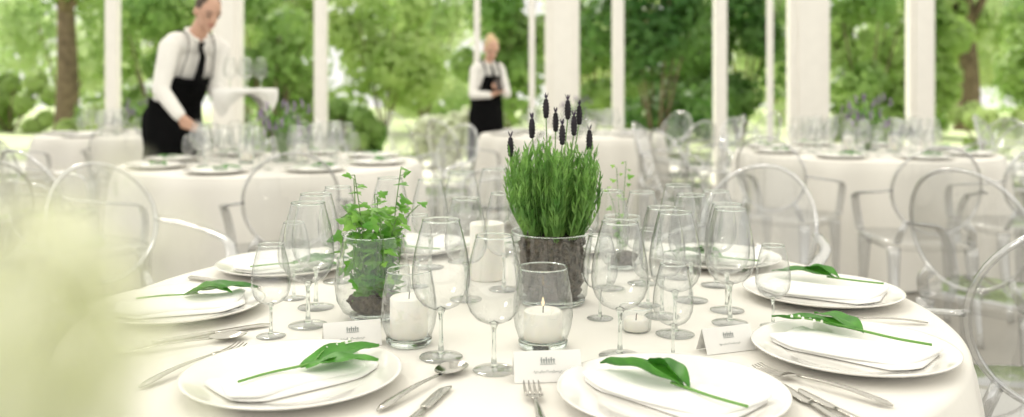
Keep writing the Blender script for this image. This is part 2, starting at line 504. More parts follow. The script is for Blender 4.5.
def b_vase():
    r = empty('glass_vase')
    b = bmesh.new(); lathe(b, [(.066, .010), (.0725, .016), (.077, .06), (.0810, .11), (.084, .146)], 48); mk('glass_wall', b, M['vase'], r)
    b = bmesh.new(); lathe(b, [(.0826, .1455), (.0842, .1442), (.0855, .146), (.0842, .1478), (.0826, .1455)], 48); mk('rim', b, M['sglass'], r)
    b = bmesh.new(); lathe(b, [(0, 0), (.062, 0), (.068, .003), (.069, .010), (.064, .0115), (0, .0115)], 40); mk('base', b, M['sglass'], r)
    return r

def crumb(p, amp):
    q = p * 1.0
    k = 1 + amp * (noise.noise(q * 75) * .6 + noise.noise(q * 190) * .4) - amp * .5
    return V((p.x * k, p.y * k, p.z))

def b_lavender():
    r = empty('lavender_plant'); rr = random.Random(5)
    b = bmesh.new()
    lathe(b, [(0, 0), (.056, .001), (.063, .006)] + [(.066 + .0080 * t / 30, .008 + .110 * t / 30) for t in range(1, 31)] + [(.071, .123), (.055, .128), (.03, .130), (0, .131)], 120, fn=lambda p, a: crumb(p, .22))
    mk('root_ball', b, M['soil'], r)
    b = bmesh.new()
    for s in range(230):
        a = rr.uniform(0, 2 * PI); q = math.sqrt(rr.random())
        base = V((math.cos(a) * q * .062, math.sin(a) * q * .062, .118))
        H = rr.uniform(.12, .208) * (1 - 0.14 * q)
        sp = .040 * q
        tip = base + V((math.cos(a) * sp + rr.uniform(-.012, .012), math.sin(a) * sp + rr.uniform(-.012, .012), H))
        pts = smooth_path([base, base.lerp(tip, .5) + V((math.cos(a) * .012 * q, math.sin(a) * .012 * q, 0)), tip], 8)
        tube(b, pts, .0012, 4, caps=False)
        for i in range(24):
            t = 0.06 + 0.94 * i / 23
            idx = t * (len(pts) - 1); k = min(int(idx), len(pts) - 2)
            p = pts[k].lerp(pts[k + 1], idx - k)
            an = rr.uniform(0, 2 * PI); L = rr.uniform(.018, .034) * (1.05 - .35 * t)
            d = V((math.cos(an) * .58, math.sin(an) * .58, 1.0)).normalized()
            s_ = d.cross(V((math.cos(an), math.sin(an), 0)))
            if s_.length < 1e-4: continue
            s_.normalize(); w = .0026
            m_ = p + d * L * .55
            v = [b.verts.new(p), b.verts.new(m_ + s_ * w), b.verts.new(p + d * L + V((0, 0, .002))), b.verts.new(m_ - s_ * w)]
            b.faces.new(v)
    mk('foliage', b, M['lavleaf'], r)
    heads = [(-.086, .008, .335), (-.042, -.02, .375), (-.012, .01, .415), (.020, -.025, .362), (.034, .02, .412), (.045, -.01, .380), (.078, .005, .350), (.06, .045, .40), (.01, .05, .385)]
    for (x, y, z) in heads:
        b = bmesh.new()
        pts = smooth_path([(x * .4, y * .4, .14), (x * .75, y * .75, .14 + (z - .14) * .5), (x, y, z - .042)], 12)
        tube(b, pts, .0014, 6)
        st = mk('flower_stem', b, M['lavstem'], r)
        b = bmesh.new()
        prof = [(0, z - .048)] + [((.0055 + .0023 * (k % 2)) * math.sin(PI * (0.12 + .80 * k / 12)) ** .5, z - .047 + .040 * k / 12) for k in range(13)] + [(0, z - .006)]
        lathe(b, prof, 10, (x, y, 0)); mk('flower_head', b, M['lavhead'], st)
        b = bmesh.new()
        for k in range(4):
            an = k * PI / 2 + rr.random()
            p = V((x, y, z - .009)); d = V((math.cos(an) * .4, math.sin(an) * .4, 1)); s_ = V((-math.sin(an), math.cos(an), 0)) * .0025
            b.faces.new([b.verts.new(p), b.verts.new(p + d * .007 + s_), b.verts.new(p + d * .016), b.verts.new(p + d * .007 - s_)])
        mk('petal_tuft', b, M['lavtuft'], st)
    return r

def b_bouquet():
    r = empty('flower_bouquet'); rr = random.Random(9)
    bs, bl, bf = bmesh.new(), bmesh.new(), bmesh.new()
    for s in range(36):
        a = rr.uniform(0, 2 * PI); q = math.sqrt(rr.random())
        n_ = V((math.cos(a), math.sin(a), 0))
        top = n_ * (.03 + .13 * q) + V((0, 0, rr.uniform(.23, .39) - .07 * q))
        pts = smooth_path([n_ * .02 * q, n_ * .055 * q + V((0, 0, .135)), (n_ * .055 * q + V((0, 0, .135))).lerp(top, .55) + V((0, 0, .015)), top], 15)
        tube(bs, pts, .0016, 5)
        for k in range(8):
            p = pts[6 + k] if 6 + k < len(pts) else pts[-1]
            an = rr.uniform(0, 6.28); d = V((math.cos(an), math.sin(an), rr.uniform(0, .9))).normalized(); L = rr.uniform(.03, .05)
            w_ = d.cross(V((0, 0, 1))).normalized() * L * .2
            bl.faces.new([bl.verts.new(p), bl.verts.new(p + d * L * .5 + w_), bl.verts.new(p + d * L), bl.verts.new(p + d * L * .5 - w_)])
        if s % 4 == 3: continue
        for k in range(8):
            c = top - V((0, 0, .006 * k)) + V((rr.uniform(-.009, .009), rr.uniform(-.009, .009), .01))
            ellipsoid(bf, c, (.0065, 0, 0), (0, .0065, 0), (0, 0, .0075), 6, 4)
    mk('stems', bs, M['lavstem'], r); mk('leaves', bl, M['ivy'], r, False); mk('blossoms', bf, M['mauve'], r)
    return r

def b_jar():
    r = empty('glass_jar')
    b = bmesh.new(); lathe(b, [(.042, .009), (.058, .015), (.0700, .038), (.0735, .064), (.0700, .098), (.0605, .135), (.0575, .160)], 40); mk('glass_wall', b, M['vase'], r)
    b = bmesh.new(); lathe(b, [(.0560, .1596), (.0576, .1584), (.0588, .160), (.0576, .1618), (.0560, .1596)], 40); mk('rim', b, M['sglass'], r)
    b = bmesh.new(); lathe(b, [(0, 0), (.040, 0), (.044, .003), (.046, .009), (.041, .0105), (0, .0105)], 36); mk('base', b, M['sglass'], r)
    return r

def ivyleaf(b, p, d, nrm, s):
    d = d.normalized(); sd = d.cross(nrm)
    if sd.length < 1e-4: sd = d.orthogonal()
    sd.normalize(); n = sd.cross(d).normalized()
    sh = [(0, 0), (-.16, .26), (.12, .62), (.36, .28), (.58, .30), (1.08, 0), (.58, -.30), (.36, -.28), (.12, -.62), (-.16, -.26)]
    c = b.verts.new(p + d * .35 * s + n * s * .06)
    vs = [b.verts.new(p + d * x * s + sd * y * s - n * abs(y) * s * .15) for x, y in sh]
    for i in range(len(vs)):
        b.faces.new((c, vs[i], vs[(i + 1) % len(vs)]))

def b_ivy(seed, rad, rim, neck, groups):
    """groups: (count, low, high, outward, leaves, leaf size)"""
    def f():
        r = empty('ivy_plant'); rr = random.Random(seed)
        b = bmesh.new()
        lathe(b, [(0, 0), (rad * .72, .001), (rad * .86, .008), (rad * .95, .018), (rad, .026), (rad * .98, .032), (rad * .8, .036), (rad * .5, .038), (0, .039)], 80, fn=lambda p, a: crumb(p, .25)); mk('soil', b, M['soil'], r)
        bs, bl = bmesh.new(), bmesh.new()
        for (n, lo, hi, outw, leafs, ls) in groups:
            for s in range(n):
                a = 2 * PI * (s + rr.uniform(-.35, .35)) / n + seed
                q = V((math.cos(a), math.sin(a), 0))
                top = rr.uniform(lo, hi)
                if top < rim and outw == 0:
                    rr_ = neck * rr.uniform(.3, .95)
                    pts = smooth_path([V((0, 0, .030)) + q * .012, q * rr_ * .8 + V((0, 0, top * .6)), q * rr_ + V((rr.uniform(-.006, .006), rr.uniform(-.006, .006), top))], 16)
                else:
                    nk = q * neck * rr.uniform(.4, .95) + V((0, 0, rim))
                    end = nk + q * outw * rr.uniform(.5, 1) + V((rr.uniform(-.012, .012), rr.uniform(-.012, .012), top - rim))
                    mids = nk.lerp(end, .5) + V((0, 0, .020 if top < rim + .05 else .008)) + (q * .014 if top < rim else V((0, 0, 0)))
                    pts = smooth_path([V((0, 0, .030)) + q * .012, q * neck * .6 + V((0, 0, rim * .55)), nk, mids, end], 24)
                tube(bs, pts, .0011, 5)
                for k in range(leafs):
                    t = .25 + .75 * (k + 1) / leafs
                    i = min(int(t * (len(pts) - 1)), len(pts) - 1); p = pts[i]
                    an = rr.uniform(0, 2 * PI); d = V((math.cos(an), math.sin(an), rr.uniform(-.6, .4)))
                    sz = rr.uniform(.020, .036) * ls * (1.0 if k < leafs - 2 else .72)
                    if p.z < rim + .010 and math.hypot(p.x, p.y) < neck + .004:
                        sz *= .9
                        if math.hypot(p.x + d.x * sz, p.y + d.y * sz) > neck + .004: d = V((-p.x * .6 - d.y * .02, -p.y * .6 + d.x * .02, rr.uniform(-.02, .02)))
                    elif p.z < rim + .01:
                        d = V((q.x * .7 + d.x * .6, q.y * .7 + d.y * .6, -.5))
                    e = p + d.normalized() * .010
                    tube(bs, [p, e], .0007, 4)
                    ivyleaf(bl, e, d, V((rr.uniform(-.7, .7), rr.uniform(-1.5, -.2), .8)), sz)
        mk('stems', bs, M['lavstem'], r); mk('leaves', bl, M['ivy'], r, False)
        return r
    return f

def handle_secs(x0, x1, zend):
    secs = []
    for k in range(13):
        t = k / 12
        w = .0085 * math.sqrt(max(.05, t / .12)) if t <= .12 else .0085 - .0058 * ((t - .12) / .88) ** .7
        z = .0035 + .004 * math.sin(PI * t) * 1.0 + zend * t
        secs.append((x0 + (x1 - x0) * t, 0, w, .0015, z))
    return secs
def b_fork():
    r = empty('fork')
    b = bmesh.new(); loft(b, handle_secs(0, .135, .005)); mk('handle', b, M['silver'], r)
    b = bmesh.new()
    loft(b, [(.132, 0, .0028, .0015, .0085), (.140, 0, .006, .0013, .0080), (.148, 0, .0115, .0012, .0065), (.156, 0, .0122, .0011, .0055)])
    for k in range(4):
        y = -.0099 + .0066 * k
        loft(b, [(.154, y, .0021, .0011, .0056), (.17, y, .0020, .0011, .0045), (.188, y, .0017, .0010, .0062), (.200, y, .0008, .0006, .0095)], 6)
    mk('tines', b, M['silver'], r)
    return r
def b_knife():
    r = empty('table_knife')
    b = bmesh.new(); loft(b, [(0, 0, .004, .0018, .0045), (.004, 0, .0075, .003, .0045), (.03, 0, .0080, .0034, .0045), (.09, 0, .0058, .003, .0045), (.102, 0, .005, .0026, .0045)]); mk('handle', b, M['silver'], r)
    b = bmesh.new(); loft(b, [(.100, 0, .005, .0016, .0045), (.112, .001, .0088, .0011, .0042), (.16, .001, .0096, .0009, .0042), (.185, .0, .0085, .0008, .0042), (.196, -.003, .005, .0007, .0042), (.200, -.005, .0014, .0005, .0042)]); mk('blade', b, M['silver'], r)
    return r
def b_spoon():
    r = empty('spoon')
    b = bmesh.new(); loft(b, handle_secs(0, .145, .003)); mk('handle', b, M['silver'], r)
    b = bmesh.new(); rows = []
    for j in range(6):
        k = j / 5
        rows.append([b.verts.new((.170 + .031 * k * math.cos(2 * PI * i / 24), .0205 * k * math.sin(2 * PI * i / 24) * (1 + .12 * math.cos(2 * PI * i / 24)), .0012 + .0075 * k * k)) for i in range(24)] if j else [b.verts.new((.170, 0, .0012))])
    for A, B in zip(rows, rows[1:]):
        for i in range(24):
            j = (i + 1) % 24
            if len(A) == 1: b.faces.new((A[0], B[i], B[j]))
            else: b.faces.new((A[i], B[i], B[j], A[j]))
    mk('bowl', b, M['silver'], r)
    return r
def b_card():
    r = empty('place_card')
    w, h, d, t = .052, .043, .019, .0006
    b = bmesh.new()
    for s in (-1, 1):
        v = [b.verts.new((-w, s * d, 0)), b.verts.new((w, s * d, 0)), b.verts.new((w, s * t, h)), b.verts.new((-w, s * t, h))]
        b.faces.new(v if s < 0 else v[::-1])
    bmesh.ops.remove_doubles(b, verts=b.verts, dist=.002)
    mk('card', b, M['card'], r, False)
    def P(x, zz, e=.0006):
        k = zz / h
        return V((x, -d + (d - t) * k - e, zz))
    b = bmesh.new()
    for k in range(6):
        x = -.0095 + .0038 * k
        hh = .008 if k % 2 == 0 else .006
        v = [P(x - .0009, .026), P(x + .0009, .026), P(x + .0009, .026 + hh), P(x - .0009, .026 + hh)]
        b.faces.new([b.verts.new(q) for q in v])
    for z in (.0242, .0300):
        v = [P(-.0115, z), P(.0115, z), P(.0115, z + .0009), P(-.0115, z + .0009)]
        b.faces.new([b.verts.new(q) for q in v])
    mk('printed_emblem', b, M['ink'], r, False)
    b = bmesh.new(); pts = []
    for k in range(90):
        x = -.022 + .044 * k / 89
        pts.append(P(x, .0145 + .0022 * math.sin(k * .62 + 1.3 * math.sin(k * .21)) * (.5 + .5 * math.sin(k * .33)), .0007))
    tube(b, pts, .00032, 4); mk('script_line', b, M['ink'], r)
    return r

# ------------------------------------------------------------------ main table settings
Z1 = TZ + 0.001
SPZ = .0235
plates = [
 (293, 384, (238, 384), (384, 351), 'front left plate', 'beside the spoon and knife', 's'),
 (672, 402, (748, 409), (606, 366), 'front centre plate', 'nearest the camera', 'c'),
 (853, 357, (932, 347), (777, 318), 'right hand plate', 'close to the table edge', 's'),
 (822, 298, (884, 285), (774, 273), 'second plate from the right', 'beside the smallest right glass', 'p'),
 (180, 312, (136, 300), (246, 292), 'left edge plate', 'partly behind pale blurred flowers', 'p'),
 (285, 270, (250, 268), (335, 262), 'back left plate', 'behind the left wine glasses', 's'),
 (715, 263, (760, 262), (690, 256), 'back right plate', 'behind the right wine glasses', 'p'),
 (560, 250, (590, 250), (530, 246), 'back plate', 'hidden behind the lavender', 's'),
 (412, 251, (440, 250), (380, 246), 'plate at the back', 'behind the ivy jar', 's'),
]
for (x, y, s0, s1, sh, lab, kind) in plates:
    p = T(x, y); p.z = Z1
    inst('plate', b_plate, p, 0, 1, 'white porcelain %s, %s' % (sh, lab), 'plate')
    a, c = T(*s0, .774), T(*s1, .774)
    d = c - a; ang = math.atan2(d.y, d.x)
    inst('napkin', b_napkin, p, ang + .06, 1, 'folded white napkin on the %s, %s' % (sh, lab), 'napkin')
    sc = min(1.10, max(.9, d.length / .258))
    if kind == 's':
        inst('sprig', b_sprig, V((a.x, a.y, TZ + SPZ)), ang, sc, 'green leaf sprig on the %s, %s' % (sh, lab), 'flower sprig')
    elif kind == 'c':
        inst('leafc', b_leaf(.5, .031), V((a.x, a.y, TZ + SPZ)), ang, sc, 'curled green leaf on the %s, %s' % (sh, lab), 'leaf')
    else:
        inst('leafp', b_leaf(.1, .032), V((a.x, a.y, TZ + SPZ)), ang, sc, 'plain broad green leaf on the %s, %s' % (sh, lab), 'leaf')

gl = [
 (494, 371, .98, 'wine glass nearest the camera, between the two candle holders'),
 (441, 358, 1.05, 'tall wine glass immediately right of the candle holder beside the ivy'),
 (620, 357, 1.03, 'tall wine glass right of the lit candle, front of the small tealight'),
 (673, 359, .72, 'short wine glass behind the front centre plate leaf'),
 (675, 335, 1.02, 'tall wine glass directly behind the short glass right of centre'),
 (308, 326, 1.06, 'front one of two tall wine glasses left of the ivy jar'),
 (316, 308, 1.06, 'rear one of two tall wine glasses left of the ivy jar'),
 (271, 337, .76, 'small wine glass leftmost on the foreground table'),
 (730, 324, 1.0, 'tall wine glass left of the small rightmost glass'),
 (773, 327, .70, 'small wine glass rightmost on the foreground table'),
 (691, 301, 1.02, 'tall wine glass in the right cluster, farthest left'),
 (727, 311, .98, 'wine glass in the middle of the right cluster'),
 (462, 262, 1.06, 'tall wine glass at back, left of the pillar candle'),
 (494, 257, 1.06, 'tall wine glass at back, behind the pillar candle'),
 (430, 268, 1.0, 'wine glass at back, right of the ivy leaves'),
 (418, 287, .74, 'short wine glass behind the ivy, before the back glasses'),
 (609, 289, 1.0, 'wine glass close behind the lavender vase on its right'),
 (642, 284, .96, 'wine glass at back in front of the trailing sprig jar'),
 (648, 306, .72, 'short wine glass between the tealight and the back glasses'),
 (338, 282, 1.0, 'wine glass behind the ivy jar on its left side'),
 (526, 264, 1.0, 'wine glass at back, directly left of the lavender leaves'),
 (580, 272, 1.0, 'wine glass at back hidden behind the lavender'),
 (678, 278, 1.0, 'wine glass at back right, beyond the two front pairs'),
 (390, 268, 1.02, 'wine glass at back, directly behind the ivy'),
 (716, 286, .98, 'wine glass at back right, beside the back right plate'),
 (294, 299, .74, 'short wine glass left of the two tall left glasses'),
 (466, 300, .98, 'wine glass in front of the pillar candle, behind the nearest glass'),
 (504, 290, .98, 'wine glass right of the pillar candle, touching the lavender vase in view'),
 (600, 319, .74, 'short wine glass right of the lavender vase base'),
 (662, 317, .98, 'wine glass behind the tealight, left of the right cluster'),
]
for x, y, s, lab in gl:
    p = T(x, y); p.z = Z1
    inst('wine', b_wine, p, RN.uniform(0, 6), s, 'clear ' + lab, 'wine glass')

def at(x, y, z=Z1):
    p = T(x, y); p.z = z; return p
inst('vase', b_vase, at(552, 302), 0, 1, 'clear glass vase holding the lavender at the table centre', 'vase')
inst('lav', b_lavender, at(552, 302, Z1 + .012), 0, 1, 'bushy green lavender with dark flower spikes at the table centre', 'plant')
inst('jar', b_jar, at(373, 318), 0, 1, 'clear rounded glass jar holding ivy, left of centre', 'jar')
inst('ivy', b_ivy(21, .056, .150, .053, [(16, .06, .145, 0, 7, 1.15), (8, .160, .205, .040, 6, 1.1), (5, .215, .28, .024, 9, .82), (5, .08, .13, .034, 7, 1.0)]), at(375, 318, Z1 + .0115), 0.5, 1, 'bright green ivy growing out of the left glass jar', 'plant')
inst('jar', b_jar, at(622, 268), 0, .78, 'small clear glass jar holding a trailing sprig behind the lavender', 'jar')
inst('ivy2', b_ivy(8, .055, .150, .03, [(3, .09, .13, 0, 4, .8), (2, .29, .33, .03, 9, .55), (1, .22, .24, .04, 6, .55)]), at(622, 268, Z1 + .0093), 0.2, .78, 'thin trailing green sprig plant rising behind the right wine glasses', 'plant')
inst('holder', b_holder, at(409, 344), 0, .94, 'clear glass candle holder in front of the ivy jar', 'candle holder')
inst('candA', candle(.034, .072), at(409, 344, Z1 + .0125), 0, .97, 'white candle inside the glass holder near the ivy', 'candle')
inst('holder', b_holder, at(543, 347), 0, 1.0, 'clear glass candle holder in front of the lavender vase', 'candle holder')
inst('candB', candle(.033, .050, True), at(543, 347, Z1 + .0130), 1, 1.0, 'short lit white candle inside the holder before the lavender', 'candle')
inst('candC', candle(.040, .130), at(487, 279), 2, 1.0, 'thick white pillar candle standing left of the lavender vase', 'candle')
def b_tea():
    r = empty('tealight_glass')
    b = bmesh.new(); lathe(b, [(0, 0), (.024, 0), (.027, .003), (.030, .044)], 32); mk('glass_wall', b, M['vase'], r)
    b = bmesh.new(); lathe(b, [(.0293, .0437), (.0300, .0430), (.0307, .044), (.0300, .0449), (.0293, .0437)], 32); mk('rim', b, M['sglass'], r)
    return r
inst('tea', b_tea, at(636, 331), 0, 1.0, 'low clear tealight glass between the tall right wine glasses', 'candle holder')
inst('candD', candle(.022, .022), at(636, 331, Z1 + .0015), 0, 1, 'small white tealight in the low glass at right', 'candle')

for x, y, rz, sc, lab in [(547, 379, .10, 1, 'white tent place card before the lit candle, left of front centre plate'),
                      (352, 345, .30, .95, 'white tent place card behind the front left plate'),
                      (726, 350, .35, .92, 'white tent place card between the front centre and right plates')]:
    inst('card', b_card, at(x, y), rz, sc, lab, 'place card')

cut = [('fork', (242, 349), (138, 391), 'fork left of the front left plate'),
       ('knife', (270, 326), (152, 346), 'table knife below the left edge plate'),
       ('spoon', (246, 338), (118, 357), 'spoon next to the knife by the left edge plate'),
       ('spoon', (462, 368), (372, 417), 'spoon right of the front left plate'),
       ('knife', (448, 389), (395, 440), 'table knife beside the spoon right of the front left plate'),
       ('fork', (531, 388), (546, 448), 'fork left of the front centre plate'),
       ('knife', (776, 385), (852, 432), 'table knife just right of the front centre plate'),
       ('knife', (797, 392), (880, 434), 'second table knife right of the front centre plate'),
       ('fork', (756, 371), (893, 409), 'fork along the near side of the right hand plate'),
       ('fork', (832, 321), (928, 325), 'fork between the two right hand plates'),
       ('knife', (262, 290), (178, 278), 'table knife between the two left hand plates')]
BLD = {'fork': b_fork, 'knife': b_knife, 'spoon': b_spoon}
for kind, tip, end, lab in cut:
    a, c = at(*end), at(*tip); d = c - a
    sc = min(1.12, max(.85, d.length / .2))
    a2 = c - d.normalized() * .2 * sc
    inst(kind, BLD[kind], V((a2.x, a2.y, Z1)), math.atan2(d.y, d.x), sc, 'polished steel ' + lab, kind)

# ------------------------------------------------------------------ background table settings
def setting(c, tn, n, off, full=True, big=1.0):
    for k in range(n):
        a = off + 2 * PI * k / n
        u = V((math.cos(a), math.sin(a), 0)); l = V((-u.y, u.x, 0))
        p = c + u * .64; p.z = Z1
        inst('plate', b_plate, p, 0, 1, 'white dinner plate laid on the ' + tn, 'plate', 'plates on the ' + tn)
        if full:
            an = a + PI / 2
            inst('napkin', b_napkin, p, an, 1, 'folded white napkin on a plate of the ' + tn, 'napkin', 'napkins on the ' + tn)
            q = p - V((math.cos(an), math.sin(an), 0)) * .12
            inst('sprig', b_sprig, V((q.x, q.y, TZ + SPZ)), an, .95, 'green leaf sprig on a napkin of the ' + tn, 'flower sprig', 'leaf sprigs on the ' + tn)
        for s, rr_, ll in ((1.05, .42, .09), (1.05, .39, -.01), (.76, .43, .18), (1.0, .29, .06)):
            g = c + u * rr_ + l * ll; g.z = Z1
            inst('wine', b_wine, g, 0, s, 'clear wine glass standing on the ' + tn, 'wine glass', 'wine glasses on the ' + tn)
    p = c.copy(); p.z = Z1
    p2 = p + V((.05, .06, 0))
    inst('vase', b_vase, p2, 0, .95, 'clear glass vase of mauve flowers on the ' + tn, 'vase')
    inst('bouquet', b_bouquet, p2 + V((0, 0, .013)), 1.0 + off, big, 'loose mauve flowers and leaves in a vase on the ' + tn, 'flowers')
    for k, (dx, dy) in enumerate([(-.13, -.08), (.18, -.06)]):
        w = ('left', 'right')[k]
        q = p + V((dx, dy, 0))
        inst('holder', b_holder, q, 0, 1.0, 'glass candle holder %s of the vase on the %s' % (w, tn), 'candle holder')
        inst('candA', candle(.034, .072), q + V((0, 0, .013)), 0, (1, 1, 1.35), 'white candle %s of the vase on the %s' % (w, tn), 'candle')
setting(LEFT, 'table beside the waiter', 8, math.radians(34.5), True, 1.0)
setting(RIGHT, 'right background table', 8, math.radians(12), True, 1.08)
setting(FARM, 'far middle table', 6, math.radians(20), False, .95)
setting(FARL, 'farthest left table', 6, math.radians(10), False, .9)

# ------------------------------------------------------------------ clear chairs
def b_chair():
    r = empty('clear_chair')
    b = bmesh.new(); out = []
    for k in range(40):
        a = 2 * PI * k / 40
        ca, sa = math.cos(a), math.sin(a)
        e = 0.42
        x = abs(ca) ** e * (1 if ca >= 0 else -1); y = abs(sa) ** e * (1 if sa >= 0 else -1)
        w = .235 + .025 * y
        out.append((x * w, y * .225))
    rows = []
    for (s, z) in [(.93, .425), (.985, .432), (1.0, .455), (.985, .470), (.90, .472)]:
        rows.append([b.verts.new((x * s, y * s, z)) for x, y in out])
    for A, B in zip(rows, rows[1:]):
        for i in range(40):
            j = (i + 1) % 40; b.faces.new((A[i], A[j], B[j], B[i]))
    c1 = b.verts.new((0, 0, .463))
    for i in range(40): b.faces.new((rows[-1][i], rows[-1][(i + 1) % 40], c1))
    mk('seat', b, M['acr'], r)
    cz, hw, hh, tilt = .715, .200, .208, .22
    def bp(u, v, off=0):
        x = hw * u; z = cz + hh * v
        y = -.225 - (z - .46) * tilt + .05 * u * u + off
        return V((x, y, z))
    b = bmesh.new(); rows = []
    for j in range(9):
        k = j / 8 * .965
        dish = -.022 * (1 - k * k)
        rows.append([b.verts.new(bp(k * math.cos(2 * PI * i / 40), k * math.sin(2 * PI * i / 40), dish)) for i in range(40)] if j else [b.verts.new(bp(0, 0, dish))])
    for A, B in zip(rows, rows[1:]):
        for i in range(40):
            j = (i + 1) % 40
            if len(A) == 1: b.faces.new((A[0], B[i], B[j]))
            else: b.faces.new((A[i], B[i], B[j], A[j]))
    mk('backrest', b, M['acr'], r)
    b = bmesh.new(); rows = []
    for (k, o_) in [(.952, .000), (.966, .008), (1.0, .010), (1.022, .004), (1.022, -.005), (1.0, -.009), (.966, -.007), (.952, .000)]:
        rows.append([b.verts.new(bp(k * math.cos(2 * PI * i / 48), k * math.sin(2 * PI * i / 48), o_)) for i in range(48)])
    for A, B in zip(rows, rows[1:]):
        for i in range(48):
            j = (i + 1) % 48; b.faces.new((A[i], A[j], B[j], B[i]))
    mk('back_frame', b, M['acrs'], r)
    for s in (-1, 1):
        b = bmesh.new(); tube(b, smooth_path([(s * .165, -.205, .462), (s * .155, -.235, .52), bp(s * .66, -.75)], 8), [.020] * 9, 8, .45); mk('back_post', b, M['acrs'], r)
        b = bmesh.new(); pp = smooth_path([bp(s * 1.0, -.02), (s * .258, -.12, .690), (s * .274, .02, .670), (s * .268, .11, .645), (s * .250, .150, .57), (s * .232, .155, .468)], 25)
        tube(b, pp, [.017] * 8 + [.020] * (len(pp) - 8), 10, .42); mk('armrest', b, M['acrs'], r)
        b = bmesh.new(); tube(b, smooth_path([(s * .200, .180, .440), (s * .205, .187, .3), (s * .205, .195, .0)], 8), [.034, .033, .031, .028, .025, .022, .019, .017, .015], 8); mk('leg', b, M['acrs'], r)
        b = bmesh.new(); tube(b, smooth_path([(s * .172, -.185, .440), (s * .178, -.205, .28), (s * .185, -.265, .0)], 8), [.032, .031, .029, .027, .024, .021, .018, .016, .015], 8); mk('leg', b, M['acrs'], r)
    return r
def chair(pos, face, label, group=None, tw=0):
    d = V((face[0] - pos[0], face[1] - pos[1], 0)).normalized()
    inst('chair', b_chair, V((pos[0], pos[1], 0)), math.atan2(-d.x, d.y) + tw, 1, label, 'chair', group)
def around(c, deg, r=1.26): return (c.x + r * math.cos(math.radians(deg)), c.y + r * math.sin(math.radians(deg)))
chair((.70, 2.84), MAIN, 'clear acrylic oval back chair behind the right cluster of wine glasses')
chair((-1.24, 2.98), (-.2, 2.2), 'clear acrylic chair behind the left edge plate and pale blurred flowers')
chair((1.195, 2.12), (1.40, 4.0), 'clear acrylic chair at the right edge of the picture beside the foreground table')
chair((1.72, 3.15), (2.3, 3.6), 'clear acrylic chair behind the foreground chair at the right edge')
chair((-1.0, 3.98), LEFT, 'clear acrylic chair in front of the table beside the waiter, right one')
chair((-1.98, 4.10), LEFT, 'clear acrylic chair in front of the table beside the waiter, left one')
chair(around(LEFT, 186), LEFT, 'clear acrylic chair at the far left, left of the waiter')
chair((-2.15, 3.45), (-3.0, 4.2), 'clear acrylic chair at the left edge above the pale flowers')
chair(around(LEFT, 48), LEFT, 'clear acrylic chair right behind the table beside the waiter')
chair(around(LEFT, 92), LEFT, 'clear acrylic chair straight behind the table beside the waiter')
chair(around(LEFT, 5), LEFT, 'clear acrylic chair right of the table beside the waiter')
chair((1.98, 4.35), (2.15, 6.0), 'clear acrylic chair with its back to camera before the right background table')
chair((2.66, 4.78), (2.5, 6.0), 'clear acrylic chair near the right edge, before the right background table')
for dg, w in ((200, 'left of'), (230, 'front left of'), (158, 'behind the left part of'), (108, 'straight behind'), (22, 'right of'), (60, 'behind, right of the middle of')):
    chair(around(RIGHT, dg), RIGHT, 'clear acrylic chair %s the right background table' % w)
for dg, w in ((0, 'right of'), (-52, 'front right of'), (222, 'front left of'), (40, 'behind, right of'), (80, 'straight behind')):
    chair(around(FARM, dg), FARM, 'clear acrylic chair %s the far middle table' % w)
for dg, w in ((-72, 'in front of'), (-10, 'right of'), (-114, 'front left of')):
    chair(around(FARL, dg), FARL, 'clear acrylic chair %s the farthest left table' % w)
chair((4.45, 7.9), (5.2, 7.2), 'clear acrylic chair far back near the right edge of the picture')
chair((3.2, 8.6), (3.6, 9.6), 'clear acrylic chair far back behind the right background table')
chair((3.85, 7.2), (3.0, 6.6), 'clear acrylic chair just left of the far back right edge chair')
chair((2.35, 8.9), (1.6, 8.6), 'clear acrylic chair far back between the middle and right tables')
chair((-.98, 9.3), (-.3, 9.9), 'clear acrylic chair far back, left of the waitress')

# ------------------------------------------------------------------ people
def hand(b, wr, d, n, side, curl):
    d = V(d).normalized(); n = V(n); n = (n - d * n.dot(d)).normalized()
    s = d.cross(n).normalized() * side      # towards thumb
    capsule(b, wr - d * .02, wr + d * .02, .026, .026)
    for k, (o, L) in enumerate([(.027, .070), (.009, .080), (-.009, .074), (-.026, .058)]):
        kn = wr + d * (.085 - abs(o) * .25) + s * o
        capsule(b, wr + d * .012 + s * o * .6, kn, .0135, .0115)
        p = kn; dd = d.copy()
        for j, fr in enumerate((.45, .32, .25)):
            ang = curl * (0.6 + .35 * j)
            dd = (dd * math.cos(ang) + (n - dd * n.dot(dd)).normalized() * math.sin(ang)).normalized()
            q = p + dd * L * fr; capsule(b, p, q, .0098 - .001 * j, .0090 - .001 * j, 8); p = q
    p = wr + d * .025 + s * .026
    q = p + (d * .6 + s * .65 + n * .35).normalized() * .038; capsule(b, p, q, .0135, .011, 8)
    capsule(b, q, q + (d * .8 + n * .55).normalized() * .032, .011, .009, 8)

